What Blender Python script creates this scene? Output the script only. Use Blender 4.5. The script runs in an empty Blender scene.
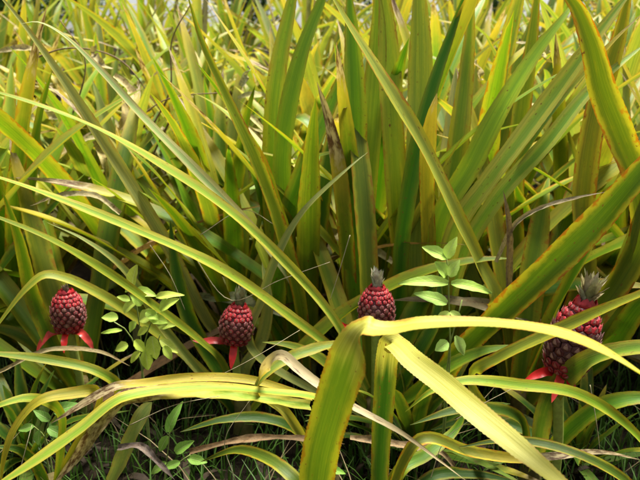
import bpy, math, random
import numpy as np
from mathutils import Vector, Matrix

R = math.radians
random.seed(11)
SC = bpy.context.scene
COL = SC.collection

# ------------------------------------------------------------------ camera
CAM_H, PITCH, FPX = 1.10, R(18.0), 590.0          # FPX: focal length in pixels of a 640 px wide frame
cd = bpy.data.cameras.new('camera')
cam = bpy.data.objects.new('camera', cd)
COL.objects.link(cam)
cam.location = (0, 0, CAM_H)
cam.rotation_euler = (math.pi / 2 - PITCH, 0, 0)
cd.sensor_width = 36.0
cd.lens = 36.0 * FPX / 640.0
cd.clip_start = 0.02
cd.clip_end = 600
cd.dof.use_dof = True
cd.dof.focus_distance = 1.22
cd.dof.aperture_fstop = 5.0
SC.camera = cam

# ------------------------------------------------------------------ sky, sun, exposure
SUN_EL, SUN_AZ = R(68), R(42)                      # high, hazy sun to the right
w = bpy.data.worlds.new('World')
SC.world = w
w.use_nodes = True
nt = w.node_tree
bg = nt.nodes['Background']
sky = nt.nodes.new('ShaderNodeTexSky')
sky.sky_type = 'NISHITA'
sky.sun_disc = False
sky.sun_elevation = SUN_EL
sky.sun_rotation = SUN_AZ
sky.dust_density = 2.0
sky.air_density = 1.0
sky.ozone_density = 0.6
hz = nt.nodes.new('ShaderNodeHueSaturation')        # thin bright cloud: the sky is whiter than clear air
hz.inputs['Saturation'].default_value = 0.30
nt.links.new(sky.outputs[0], hz.inputs['Color'])
nt.links.new(hz.outputs[0], bg.inputs[0])
bg.inputs[1].default_value = 0.055
sl = bpy.data.lights.new('sun', 'SUN')
sl.energy = 5.0
sl.angle = R(26)
sl.color = (1.0, 0.97, 0.87)
so = bpy.data.objects.new('sun', sl)
COL.objects.link(so)
sdir = Vector((math.sin(SUN_AZ) * math.cos(SUN_EL), math.cos(SUN_AZ) * math.cos(SUN_EL), math.sin(SUN_EL)))
so.rotation_euler = (-sdir).to_track_quat('-Z', 'Y').to_euler()
SC.view_settings.view_transform = 'Standard'
SC.view_settings.look = 'None'
SC.view_settings.exposure = 1.6
SC.view_settings.gamma = 1.0
SC.render.engine = 'CYCLES'
SC.cycles.max_bounces = 5
SC.cycles.transmission_bounces = 4
SC.cycles.diffuse_bounces = 2

# ------------------------------------------------------------------ helpers
SP, CP = math.sin(PITCH), math.cos(PITCH)


def at(px, py, Y):
    """world point seen at a pixel of the 640x480 frame, at distance Y in front of the camera"""
    a, b = (px - 320.0) / FPX, (240.0 - py) / FPX
    t = Y / (CP + b * SP)
    return Vector((t * a, Y, CAM_H + t * (-SP + b * CP)))


def proj(p):
    d = (p[0], p[1], p[2] - CAM_H)
    z = d[1] * CP - d[2] * SP
    if z < 0.02:
        return (-9999, -9999)
    u = d[1] * SP + d[2] * CP
    return (320 + FPX * d[0] / z, 240 - FPX * u / z)


def mesh(name, verts, faces, mat=None, uvs=None, smooth=True):
    me = bpy.data.meshes.new(name)
    me.from_pydata([tuple(v) for v in verts], [], faces)
    if uvs is not None:
        ul = me.uv_layers.new(name='UVMap')
        idx = np.zeros(len(me.loops), dtype=np.int32)
        me.loops.foreach_get('vertex_index', idx)
        ul.data.foreach_set('uv', np.asarray(uvs, dtype=np.float32)[idx].ravel())
    if smooth:
        me.polygons.foreach_set('use_smooth', [True] * len(me.polygons))
    if mat:
        me.materials.append(mat)
    me.update()
    return me


def add(name, me, parent=None, color=None, loc=None, margin=None):
    o = bpy.data.objects.new(name, me)
    COL.objects.link(o)
    if parent:
        o.parent = parent
    if loc is not None:
        o.location = loc
    if color is not None:
        c = tuple(color)
        o.color = c if len(c) == 4 else c + (0.0,)
    if margin is not None:
        o['margin'] = float(margin)
    return o


def tag(o, label, cat, group=None):
    o['label'] = label
    o['category'] = cat
    if group:
        o['group'] = group
    return o


def empty(name, loc):
    o = bpy.data.objects.new(name, None)
    o.empty_display_size = 0.05
    COL.objects.link(o)
    o.location = loc
    return o


def spline(pts, n):
    """Catmull-Rom through the points, resampled evenly"""
    P = np.array([tuple(p) for p in pts], dtype=float)
    P = np.vstack([2 * P[0] - P[1], P, 2 * P[-1] - P[-2]])
    out = []
    for i in range(1, len(P) - 2):
        p0, p1, p2, p3 = P[i - 1:i + 3]
        d1, d2, d3 = (max(1e-4, np.linalg.norm(b - a)) ** 0.5 for a, b in ((p0, p1), (p1, p2), (p2, p3)))
        m1 = (p1 - p0) / d1 - (p2 - p0) / (d1 + d2) + (p2 - p1) / d2
        m2 = (p2 - p1) / d2 - (p3 - p1) / (d2 + d3) + (p3 - p2) / d3
        m1 *= d2
        m2 *= d2
        for t in np.linspace(0, 1, 24, endpoint=False):
            t2, t3 = t * t, t * t * t
            out.append((2 * t3 - 3 * t2 + 1) * p1 + (t3 - 2 * t2 + t) * m1 + (-2 * t3 + 3 * t2) * p2 + (t3 - t2) * m2)
    out.append(P[-2])
    out = np.array(out)
    s = np.concatenate([[0], np.cumsum(np.linalg.norm(np.diff(out, axis=0), axis=1))])
    q = np.linspace(0, s[-1], n)
    return np.stack([np.interp(q, s, out[:, k]) for k in range(3)], axis=1), s[-1]


def leaf_profile(v, tip=0.55, base=0.72):
    b = base + (1 - base) * min(1.0, v / 0.3)
    if v > tip:
        x = (v - tip) / (1 - tip)
        b *= max(0.0, 1 - x ** 1.7) ** 0.9
    return max(b, 0.012)


def strap(name, pts, width, mat, ref=(0, -0.55, 0.83), pitch=0.011, cols=6, channel=0.35, teeth=0.014,
          tip=0.55, base=0.72, rng=None, rows=None, twist=0.0, wave=0.02, crumple=0.0, ref2=None, wkeys=None):
    """a strap leaf: gutter-shaped cross-section swept along a curve, with toothed margins"""
    rng = rng or random
    P, L = spline(pts, 200)
    n = rows or max(24, int(L / pitch))
    P, L = spline(pts, n)
    T = np.gradient(P, axis=0)
    T /= np.linalg.norm(T, axis=1)[:, None] + 1e-9
    r0 = np.array(ref, dtype=float)
    r0 /= np.linalg.norm(r0)
    N = np.zeros_like(P)
    prev = None
    ra = r0
    for i in range(n):
        if ref2:                                   # the blade turns over at a fold: ref2 = (from v, to v, new facing)
            q = min(1.0, max(0.0, (i / (n - 1) - ref2[0]) / (ref2[1] - ref2[0])))
            r0 = ra * (1 - q) + np.array(ref2[2], dtype=float) * q
            r0 = r0 / np.linalg.norm(r0)
        nn = r0 - T[i] * np.dot(r0, T[i])
        ln = np.linalg.norm(nn)
        if prev is not None:
            pp = prev - T[i] * np.dot(prev, T[i])
            wgt = min(1.0, (ln / 0.45) ** 2)
            nn = nn * wgt / (ln + 1e-6) + pp * (1 - wgt) + pp * 0.8
        nn /= np.linalg.norm(nn) + 1e-9
        N[i] = nn
        prev = nn
    S = np.cross(T, N)
    ph = [rng.uniform(0, 6.28) for _ in range(6)]
    verts, uvs, faces = [], [], []
    for i in range(n):
        v = i / (n - 1)
        a = twist * v + 0.10 * math.sin(v * 5 + ph[0]) + 0.05 * math.sin(v * 13 + ph[1])
        s = S[i] * math.cos(a) + N[i] * math.sin(a)
        m = N[i] * math.cos(a) - S[i] * math.sin(a)
        hw = 0.5 * width * leaf_profile(v, tip, base) * (1 + wave * math.sin(v * 17 + ph[2]))
        if wkeys:
            hw *= float(np.interp(v, [q[0] for q in wkeys], [q[1] for q in wkeys]))
        ch = channel * (1.15 - 0.6 * v) * (1 + 0.3 * math.sin(v * 9 + ph[3]))
        for j in range(cols + 1):
            u = j / cols
            x = u * 2 - 1
            hx = hw * x
            if j in (0, cols) and teeth and hw > 0.004:
                tt = teeth * width * (1.0 if i % 2 else -0.25) * (0.6 + 0.8 * rng.random())
                hx += math.copysign(tt, x)
            zz = ch * hw * (x * x * 0.7 + abs(x) * 0.3)
            zz += hw * 0.10 * math.sin(v * 23 + ph[4] + x * 2.0) * abs(x)
            if crumple:
                zz += hw * crumple * (math.sin(v * 61 + x * 4 + ph[5]) + rng.uniform(-.5, .5))
            verts.append(P[i] + s * hx + m * zz)
            uvs.append((u, v))
    for i in range(n - 1):
        for j in range(cols):
            a = i * (cols + 1) + j
            faces.append((a, a + 1, a + cols + 2, a + cols + 1))
    return mesh(name, verts, faces, mat, uvs)


def tube(name, pts, r0, r1, mat, n=14, seg=7, wob=0.0, rng=random):
    P, L = spline(pts, n)
    T = np.gradient(P, axis=0)
    T /= np.linalg.norm(T, axis=1)[:, None] + 1e-9
    verts, faces, uvs = [], [], []
    a = np.array((1.0, 0.13, 0.0))
    for i in range(n):
        v = i / (n - 1)
        s = np.cross(T[i], a)
        if np.linalg.norm(s) < 0.05:
            s = np.cross(T[i], (0, 1, 0))
        s /= np.linalg.norm(s)
        q = np.cross(T[i], s)
        r = (r0 + (r1 - r0) * v) * (1 + wob * rng.uniform(-1, 1))
        for k in range(seg):
            th = 2 * math.pi * k / seg
            verts.append(P[i] + (s * math.cos(th) + q * math.sin(th)) * r)
            uvs.append((k / seg, v))
    for i in range(n - 1):
        for k in range(seg):
            b = (k + 1) % seg
            faces.append((i * seg + k, i * seg + b, (i + 1) * seg + b, (i + 1) * seg + k))
    faces.append(tuple(range(seg - 1, -1, -1)))
    faces.append(tuple((n - 1) * seg + k for k in range(seg)))
    return mesh(name, verts, faces, mat, uvs)


# ------------------------------------------------------------------ materials
class NT:
    def __init__(s, name):
        s.m = bpy.data.materials.new(name)
        s.m.use_nodes = True
        s.t = s.m.node_tree
        s.t.nodes.clear()
        s.out = s.n('OutputMaterial')

    def n(s, typ, **kw):
        nd = s.t.nodes.new('ShaderNode' + typ)
        for k, v in kw.items():
            setattr(nd, k, v)
        return nd

    def link(s, a, b):
        s.t.links.new(a, b)

    def put(s, sock, v):
        if hasattr(v, 'default_value') or hasattr(v, 'is_linked'):
            s.link(v, sock)
        else:
            if isinstance(v, tuple) and len(v) == 3 and len(sock.default_value) == 4:
                v = v + (1,)
            sock.default_value = v

    def math(s, op, a, b=None, c=None, clamp=False):
        nd = s.n('Math', operation=op, use_clamp=clamp)
        for i, v in enumerate((a, b, c)):
            if v is not None:
                s.put(nd.inputs[i], v)
        return nd.outputs[0]

    def mix(s, f, a, b, typ='MIX'):
        nd = s.n('Mix', data_type='RGBA', blend_type=typ)
        s.put(nd.inputs[0], f)
        s.put(nd.inputs[6], a)
        s.put(nd.inputs[7], b)
        return nd.outputs[2]

    def ramp(s, v, lo, hi, a=0.0, b=1.0):
        nd = s.n('MapRange', interpolation_type='SMOOTHSTEP')
        s.put(nd.inputs[0], v)
        for i, q in enumerate((lo, hi, a, b)):
            s.put(nd.inputs[1 + i], q)
        return nd.outputs[0]

    def noise(s, vec, scale, detail=3, rough=0.55):
        nd = s.n('TexNoise')
        s.link(vec, nd.inputs['Vector'])
        nd.inputs['Scale'].default_value = scale
        nd.inputs['Detail'].default_value = detail
        nd.inputs['Roughness'].default_value = rough
        return nd.outputs[0]

    def vec(s, x, y, z=0.0):
        nd = s.n('CombineXYZ')
        for i, v in enumerate((x, y, z)):
            s.put(nd.inputs[i], v)
        return nd.outputs[0]


def leaf_material(name, dead=False):
    k = NT(name)
    uv = k.n('UVMap', uv_map='UVMap')
    sep = k.n('SeparateXYZ')
    k.link(uv.outputs[0], sep.inputs[0])
    u, v = sep.outputs[0], sep.outputs[1]
    oi = k.n('ObjectInfo')
    rnd = oi.outputs['Random']
    off = k.math('MULTIPLY', rnd, 57.0)
    fine = k.noise(k.vec(k.math('MULTIPLY', u, 34.0), k.math('MULTIPLY', v, 2.2), off), 1.0, 2)
    broad = k.noise(k.vec(k.math('MULTIPLY', u, 5.0), k.math('MULTIPLY', v, 3.0), off), 1.0, 3)
    blot = k.noise(k.vec(k.math('MULTIPLY', u, 3.0), k.math('MULTIPLY', v, 26.0), off), 1.0, 4, 0.65)
    spot = k.noise(k.vec(k.math('MULTIPLY', u, 9.0), k.math('MULTIPLY', v, 90.0), off), 1.0, 2, 0.6)
    e = k.math('ABSOLUTE', k.math('MULTIPLY_ADD', u, 2.0, -1.0))
    ej = k.math('ADD', e, k.math('MULTIPLY_ADD', blot, 0.5, -0.25))
    base = k.mix(1.0, oi.outputs['Color'], (0.72, 0.72, 0.72), 'MULTIPLY')
    al = oi.outputs['Alpha']
    # stripes along the blade and broad unevenness
    col = k.mix(k.ramp(fine, 0.36, 0.66), k.mix(0.5, base, (0.45, 0.62, 0.55), 'MULTIPLY'), base)
    col = k.mix(k.ramp(broad, 0.40, 0.72, 0.0, 0.45), col, k.mix(1.0, base, (1.7, 1.45, 1.1), 'MULTIPLY'))
    hair = k.noise(k.vec(k.math('MULTIPLY', u, 95.0), k.math('MULTIPLY', v, 5.0), off), 1.0, 2)
    col = k.mix(k.ramp(hair, 0.40, 0.62, 0.30, 0.0), col, k.mix(1.0, col, (0.62, 0.66, 0.6), 'MULTIPLY'))
    mott = k.noise(k.vec(k.math('MULTIPLY', u, 7.0), k.math('MULTIPLY', v, 34.0), k.math('ADD', off, 9.0)), 1.0, 5, 0.7)
    col = k.mix(k.ramp(mott, 0.50, 0.70, 0.0, 0.45), col, k.mix(1.0, col, (1.5, 1.15, 1.0), 'MULTIPLY'))
    if not dead:
        # greener middle of the blade
        ctr = k.math('MULTIPLY', k.ramp(ej, 0.25, 0.60, 1.0, 0.0), k.ramp(rnd, 0.2, 0.9, 0.2, 0.9))
        col = k.mix(ctr, col, k.mix(1.0, col, (0.55, 0.88, 0.6), 'MULTIPLY'))
        # blade yellowing towards the tip, from the leaf's own "yellow" share of its length
        ay = k.n('Attribute', attribute_type='OBJECT', attribute_name='yellow')
        yv = k.math('SUBTRACT', k.math('ADD', v, k.math('MULTIPLY_ADD', broad, 0.10, -0.05)), k.math('SUBTRACT', 1.0, ay.outputs['Fac']))
        ycol = k.mix(k.ramp(fine, 0.36, 0.66), (0.36, 0.35, 0.05), (0.50, 0.47, 0.10))
        col = k.mix(k.math('MULTIPLY', k.ramp(yv, -0.05, 0.04), k.ramp(ay.outputs['Fac'], 0.005, 0.02)), col, ycol)
        # yellow to orange margins, as strong as the leaf's own "margin" value
        at_ = k.n('Attribute', attribute_type='OBJECT', attribute_name='margin')
        mg = at_.outputs['Fac']
        mcol = k.mix(k.ramp(k.math('ADD', blot, k.ramp(e, 0.72, 1.0, 0.0, 0.16)), 0.56, 0.70), (0.42, 0.38, 0.022), (0.40, 0.16, 0.008))
        col = k.mix(k.math('MULTIPLY', k.ramp(ej, 0.50, 0.90), mg), col, mcol)
        # thin rusty edge with the spines
        col = k.mix(k.math('MULTIPLY', k.ramp(ej, 0.97, 1.06), 0.55), col, (0.24, 0.10, 0.02))
        # old brown flecks
        col = k.mix(k.math('MULTIPLY', k.ramp(spot, 0.62, 0.70), k.ramp(broad, 0.52, 0.62)), col, (0.16, 0.07, 0.015))
        # dried tip
        vj = k.math('ADD', v, k.math('MULTIPLY_ADD', blot, 0.16, -0.08))
        th = k.math('SUBTRACT', 1.0, al)
        dry = k.ramp(k.math('SUBTRACT', vj, th), -0.02, 0.05)
        yel = k.ramp(k.math('SUBTRACT', vj, th), -0.22, 0.02)
        gate = k.ramp(al, 0.005, 0.02)
        col = k.mix(k.math('MULTIPLY', k.math('MULTIPLY', yel, gate), 0.6), col, (0.55, 0.40, 0.04))
        ab = k.n('Attribute', attribute_type='OBJECT', attribute_name='bleach')
        dcol = k.mix(k.ramp(k.math('ADD', blot, k.math('MULTIPLY', ab.outputs['Fac'], 0.16)), 0.38, 0.62), (0.10, 0.048, 0.02), (0.48, 0.38, 0.20))
        col = k.mix(k.math('MULTIPLY', dry, gate), col, dcol)
    else:
        col = k.mix(k.ramp(blot, 0.48, 0.72, 0.0, 0.8), col, (0.09, 0.045, 0.02))
        col = k.mix(k.ramp(spot, 0.60, 0.70, 0.0, 0.6), col, (0.05, 0.025, 0.012))
    p = k.n('BsdfPrincipled')
    k.link(col, p.inputs['Base Color'])
    p.inputs['Roughness'].default_value = 0.7 if dead else 0.46
    p.inputs['Specular IOR Level'].default_value = 0.2 if dead else 0.28
    bp = k.n('Bump')
    bp.inputs['Strength'].default_value = 0.45
    bp.inputs['Distance'].default_value = 0.0012
    k.link(k.math('ADD', fine, k.math('MULTIPLY', hair, 0.5)), bp.inputs['Height'])
    k.link(bp.outputs[0], p.inputs['Normal'])
    tr = k.n('BsdfTranslucent')
    k.link(k.mix(1.0, col, (1.15, 1.1, 0.55), 'MULTIPLY'), tr.inputs[0])
    ms = k.n('MixShader')
    ms.inputs[0].default_value = 0.15 if dead else 0.35
    k.link(p.outputs[0], ms.inputs[1])
    k.link(tr.outputs[0], ms.inputs[2])
    k.link(ms.outputs[0], k.out.inputs[0])
    return k.m


def soft_material(name, rough=0.5, trans=0.0, scale=60.0, amt=0.5, dark=(0.5, 0.5, 0.5), spec=0.4, bump=0.3):
    """object colour broken up by noise"""
    k = NT(name)
    oi = k.n('ObjectInfo')
    tc = k.n('TexCoord')
    nz = k.noise(tc.outputs['Object'], scale, 4)
    col = k.mix(k.ramp(nz, 0.35, 0.68, amt, 0.0), oi.outputs['Color'], k.mix(1.0, oi.outputs['Color'], dark, 'MULTIPLY'))
    p = k.n('BsdfPrincipled')
    k.link(col, p.inputs['Base Color'])
    p.inputs['Roughness'].default_value = rough
    p.inputs['Specular IOR Level'].default_value = spec
    bp = k.n('Bump')
    bp.inputs['Strength'].default_value = bump
    bp.inputs['Distance'].default_value = 0.002
    k.link(nz, bp.inputs['Height'])
    k.link(bp.outputs[0], p.inputs['Normal'])
    if trans:
        tr = k.n('BsdfTranslucent')
        k.link(col, tr.inputs[0])
        ms = k.n('MixShader')
        ms.inputs[0].default_value = trans
        k.link(p.outputs[0], ms.inputs[1])
        k.link(tr.outputs[0], ms.inputs[2])
        k.link(ms.outputs[0], k.out.inputs[0])
    else:
        k.link(p.outputs[0], k.out.inputs[0])
    return k.m


def broadleaf_material():
    k = NT('broad_weed_leaf')
    uv = k.n('UVMap', uv_map='UVMap')
    sep = k.n('SeparateXYZ')
    k.link(uv.outputs[0], sep.inputs[0])
    u, v = sep.outputs[0], sep.outputs[1]
    oi = k.n('ObjectInfo')
    e = k.math('ABSOLUTE', k.math('MULTIPLY_ADD', u, 2.0, -1.0))
    vein = k.math('SINE', k.math('MULTIPLY', k.math('SUBTRACT', v, k.math('MULTIPLY', e, 0.22)), 48.0))
    mid = k.ramp(e, 0.02, 0.09, 1.0, 0.0)
    vv = k.math('MAXIMUM', mid, k.ramp(vein, 0.86, 1.0, 0.0, 0.6))
    tc = k.n('TexCoord')
    nz = k.noise(tc.outputs['Object'], 70.0, 3)
    col = k.mix(k.ramp(nz, 0.35, 0.7, 0.4, 0.0), oi.outputs['Color'], k.mix(1.0, oi.outputs['Color'], (0.6, 0.7, 0.6), 'MULTIPLY'))
    col = k.mix(k.math('MULTIPLY', vv, 0.45), col, (0.50, 0.55, 0.25))
    p = k.n('BsdfPrincipled')
    k.link(col, p.inputs['Base Color'])
    p.inputs['Roughness'].default_value = 0.6
    p.inputs['Specular IOR Level'].default_value = 0.25
    bp = k.n('Bump', invert=True)
    bp.inputs['Strength'].default_value = 0.5
    bp.inputs['Distance'].default_value = 0.001
    k.link(vv, bp.inputs['Height'])
    k.link(bp.outputs[0], p.inputs['Normal'])
    tr = k.n('BsdfTranslucent')
    k.link(col, tr.inputs[0])
    ms = k.n('MixShader')
    ms.inputs[0].default_value = 0.3
    k.link(p.outputs[0], ms.inputs[1])
    k.link(tr.outputs[0], ms.inputs[2])
    k.link(ms.outputs[0], k.out.inputs[0])
    return k.m


def soil_material():
    k = NT('shaded_soil')
    tc = k.n('TexCoord')
    a = k.noise(tc.outputs['Object'], 9.0, 6, 0.65)
    b = k.noise(tc.outputs['Object'], 70.0, 4, 0.6)
    col = k.mix(k.ramp(a, 0.35, 0.7), (0.007, 0.005, 0.0035), (0.022, 0.016, 0.010))  # near-black tones: the shade on the ground is put into the soil colour
    col = k.mix(k.ramp(b, 0.55, 0.75, 0, 0.6), col, (0.035, 0.027, 0.016))
    p = k.n('BsdfPrincipled')
    k.link(col, p.inputs['Base Color'])
    p.inputs['Roughness'].default_value = 0.95
    p.inputs['Specular IOR Level'].default_value = 0.08
    bp = k.n('Bump')
    bp.inputs['Strength'].default_value = 0.8
    bp.inputs['Distance'].default_value = 0.02
    k.link(b, bp.inputs['Height'])
    k.link(bp.outputs[0], p.inputs['Normal'])
    k.link(p.outputs[0], k.out.inputs[0])
    return k.m


M_LEAF = leaf_material('pineapple_leaf')
M_DEAD = leaf_material('dead_leaf', dead=True)
M_STEM = soft_material('green_stalk', 0.5, 0.0, 90, 0.4)
M_BARK = soft_material('bark', 0.9, 0.0, 25, 0.7, (0.35, 0.33, 0.3), 0.2, 0.8)
M_EYE = soft_material('pineapple_eye', 0.38, 0.0, 220, 0.6, (0.45, 0.5, 0.55), 0.5, 0.5)


def eye_material():
    k = NT('pineapple_eye_skin')
    oi = k.n('ObjectInfo')
    tc = k.n('TexCoord')
    sep = k.n('SeparateXYZ')
    k.link(tc.outputs['Object'], sep.inputs[0])
    nz = k.noise(k.vec(sep.outputs[0], sep.outputs[1], k.math('MULTIPLY', oi.outputs['Random'], 31.0)), 3.5, 4)
    c = oi.outputs['Color']
    # dark joint at the rim, the eye's own colour, paler greyish pink bract tip
    col = k.mix(k.ramp(sep.outputs[2], 0.02, 0.30), k.mix(1.0, c, (0.35, 0.25, 0.3), 'MULTIPLY'), c)
    col = k.mix(k.math('MULTIPLY', k.ramp(sep.outputs[2], 0.42, 0.75), k.math('MULTIPLY_ADD', oi.outputs['Random'], 0.5, 0.3)), col, (0.50, 0.28, 0.25))
    col = k.mix(k.ramp(nz, 0.52, 0.70, 0.0, 0.6), col, k.mix(1.0, c, (0.45, 0.5, 0.5), 'MULTIPLY'))
    p = k.n('BsdfPrincipled')
    k.link(col, p.inputs['Base Color'])
    p.inputs['Roughness'].default_value = 0.52
    p.inputs['Specular IOR Level'].default_value = 0.3
    bp = k.n('Bump')
    bp.inputs['Strength'].default_value = 0.5
    bp.inputs['Distance'].default_value = 0.002
    k.link(nz, bp.inputs['Height'])
    k.link(bp.outputs[0], p.inputs['Normal'])
    k.link(p.outputs[0], k.out.inputs[0])
    return k.m


M_EYESKIN = eye_material()
M_RED = soft_material('red_bract', 0.38, 0.25, 80, 0.5, (0.75, 0.35, 0.35), 0.5, 0.2)
M_CROWN = soft_material('crown_leaf', 0.55, 0.1, 120, 0.5, (0.55, 0.45, 0.4), 0.3, 0.3)
M_WEED = broadleaf_material()
M_GRASS = soft_material('grass_blade', 0.5, 0.25, 30, 0.5, (0.5, 0.6, 0.4), 0.4, 0.0)
M_TREE = soft_material('tree_leaf', 0.5, 0.25, 3, 0.6, (0.45, 0.55, 0.4), 0.4, 0.0)
M_STRAW = soft_material('straw', 0.75, 0.0, 60, 0.6, (0.45, 0.4, 0.35), 0.2, 0.3)
M_SOIL = soil_material()

YG = (0.34, 0.41, 0.026)
YEL = (0.58, 0.56, 0.085)
CRM = (0.58, 0.55, 0.20)
GRN = (0.17, 0.30, 0.014)
DKG = (0.09, 0.20, 0.010)
OLV = (0.22, 0.28, 0.015)
GRY = (0.34, 0.38, 0.10)
ORG = (0.34, 0.30, 0.02)
STRAW = (0.50, 0.42, 0.22)
BROWN = (0.19, 0.11, 0.055)


def vary(c, rng=random, a=0.18):
    f = 1 + rng.uniform(-a, a)
    return (min(1, c[0] * f * (1 + rng.uniform(-a, a) * 0.6)), min(1, c[1] * f), max(0, c[2] * f * (1 + rng.uniform(-a, a))))


# ------------------------------------------------------------------ ground
def slope(y):
    """the field climbs gently behind the fruiting row and levels out at a low ridge"""
    t = min(max(y - 1.9, 0.0), 7.0)
    return 0.18 * t * min(1.0, t / 0.8 + .2) if t > 0 else 0.0


def build_ground():
    rng = np.random.default_rng(3)
    xs = np.concatenate([np.linspace(-250, -6, 14), np.linspace(-5.5, 5.5, 90), np.linspace(6, 250, 14)])
    ys = np.concatenate([np.linspace(-60, -1, 6), np.linspace(-0.6, 9, 80), np.linspace(10, 400, 18)])
    V = []
    for y in ys:
        for x in xs:
            near = abs(x) < 6 and -1 < y < 9.5
            z = 0.0
            if near:
                z = 0.018 * math.sin(x * 3.1 + y) * math.cos(y * 2.7) + rng.uniform(-0.010, 0.010) - 0.012
            V.append((x, y, z + slope(y)))
    nx = len(xs)
    F = [(j * nx + i, j * nx + i + 1, (j + 1) * nx + i + 1, (j + 1) * nx + i) for j in range(len(ys) - 1) for i in range(nx - 1)]
    g = add('ground', mesh('ground', V, F, M_SOIL))
    g['kind'] = 'structure'


build_ground()

# ------------------------------------------------------------------ plants with individually placed leaves
GROUP = 'pineapple plants in the field'
PLANTS = {}


def plant(key, X, Y, label, h=0.16):
    e = empty('pineapple_plant', (X, Y, 0))
    tag(e, label, 'pineapple plant', GROUP)
    st = tube('stem', [(0, 0, -0.03), (0.004, 0, h * 0.5), (0, 0.003, h)], 0.032, 0.020, M_BARK, 8, 9, 0.08)
    add('stem', st, e, vary((0.16, 0.13, 0.05)))
    PLANTS[key] = e
    return e


def hero(key, pts, wpx, col=YG, margin=0.4, dry=0.0, root=0.10, dead=False, yellow=0.0, bleach=0.0, **kw):
    """leaf of plant `key`, drawn from its base at the stem through the given (px, py, Y) points"""
    e = PLANTS[key]
    b = e.location
    if key in ('b2', 'b3', 'b4'):                     # leaves behind the fruit painted lighter, for light missing on their faces
        col = tuple(min(.6, c * 1.4) for c in col)
    W = [at(*p) for p in pts]
    first = W[0]
    d = Vector((first.x - b.x, first.y - b.y, 0))
    if root is not None:
        dn = d.normalized() * min(0.02, d.length)
        W = [Vector((b.x + dn.x, b.y + dn.y, min(root, first.z - 0.03)))] + W
    Ym = sum(p[2] for p in pts) / len(pts)
    width = wpx * Ym * 1.05 / FPX * 1.04
    loc = [p - b for p in W]
    rng = random.Random(int(wpx * 7919 + pts[0][0] * 131 + pts[-1][1] * 17 + len(pts)))
    me = strap('leaf', loc, width, M_DEAD if dead else M_LEAF, rng=rng, **kw)
    o = add('leaf', me, e, vary(col, rng, 0.08) + (dry,), margin=margin)
    if bleach:
        o['bleach'] = bleach
    if yellow:
        o['yellow'] = yellow
    return o


plant('one', at(69, 300, 1.55).x, 1.55, 'pineapple plant around the small red pineapple with drooping red bracts')
plant('two', at(236, 300, 1.47).x, 1.47, 'pineapple plant around the red pineapple with a thin bare green stalk')
plant('three', at(376, 300, 1.44).x, 1.44, 'pineapple plant around the plump red pineapple with the grey stub crown')
plant('four', at(552, 300, 1.22).x, 1.22, 'pineapple plant around the leaning dark pineapple with a tufted crown')
plant('front', -0.035, 0.84, 'pineapple plant whose thick upright green leaf folds sharply at its top')
plant('bent', 0.115, 1.03, 'pineapple plant whose broad yellow leaf bends over beside the folded green leaf', 0.12)
plant('left', -0.62, 1.12, 'pineapple plant with short arching yellow leaves below the drooping-bract pineapple')
plant('weedy', 0.02, 1.21, 'pineapple plant with yellow leaves collapsing into brown, beside the leafy weeds')
plant('right', 0.80, 1.02, 'pineapple plant with low arching leaves under the leaning pineapple')
plant('b1', -0.28, 1.85, 'pineapple plant with long pale leaves bowing over the leafy weed clump')
plant('b2', -0.04, 1.72, 'pineapple plant with orange edged leaves behind the two middle pineapples')
plant('b3', 0.15, 1.75, 'pineapple plant with tall wide upright leaves behind the grey stub crown pineapple')
plant('b6', at(436, 385, 1.44).x, 1.44, 'pineapple plant with one wide diagonal green leaf edged in orange, beside the broadleaf weed')
plant('b4', 0.37, 1.70, 'pineapple plant with broad green leaves fanning right above the broadleaf weed')
plant('b5', 0.58, 1.50, 'pineapple plant with wide orange flushed leaves arching behind the leaning pineapple')

# --- long leaves bowing to the left
hero('three', [(338, 326, 1.36), (275, 253, 1.28), (220, 204, 1.20), (160, 164, 1.12), (110, 135, 1.06), (60, 113, 1.0), (0, 93, .95), (-40, 84, .92)], 13.5, YEL, .35, root=.2, tip=.62)
hero('three', [(335, 352, 1.42), (292, 318, 1.36), (220, 269, 1.26), (140, 232, 1.16), (70, 203, 1.08), (0, 178, 1.0), (-50, 166, .96)], 13.5, (.48, .48, .06), .35, root=.2, tip=.62)
hero('two', [(222, 362, 1.44), (200, 341, 1.40), (150, 303, 1.32), (100, 268, 1.25), (50, 239, 1.18), (0, 218, 1.12), (-40, 205, 1.08)], 10, (.30, .34, .03), .3, root=.16)
hero('b1', [(216, 335, 1.70), (165, 242, 1.62), (115, 160, 1.54), (60, 76, 1.46), (20, 20, 1.4), (-14, -20, 1.36)], 14, (.46, .47, .14), .35, tip=.5)
hero('b2', [(300, 300, 1.65), (265, 245, 1.58), (190, 165, 1.46), (140, 114, 1.38), (100, 70, 1.32), (62, 34, 1.27), (38, 22, 1.25), (20, 24, 1.24)], 13, CRM, .3)
hero('two', [(165, 330, 1.45), (125, 270, 1.42), (85, 240, 1.40), (46, 222, 1.38)], 10, GRY, .2, tip=.35)
hero('two', [(176, 348, 1.47), (145, 324, 1.46), (118, 305, 1.44), (92, 290, 1.42), (68, 279, 1.40), (45, 275, 1.38), (28, 287, 1.36), (0, 322, 1.33), (-15, 345, 1.3)], 11, (.40, .40, .04), .25, root=.14)
hero('b2', [(300, 302, 1.62), (284, 240, 1.60), (257, 163, 1.56), (225, 95, 1.52), (202, 42, 1.49), (186, -10, 1.46)], 14, OLV, 1.0)
hero('three', [(250, 345, 1.45), (262, 300, 1.47), (275, 262, 1.48), (302, 213, 1.5), (352, 165, 1.54), (368, 152, 1.56)], 9, GRY, .1)
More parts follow.
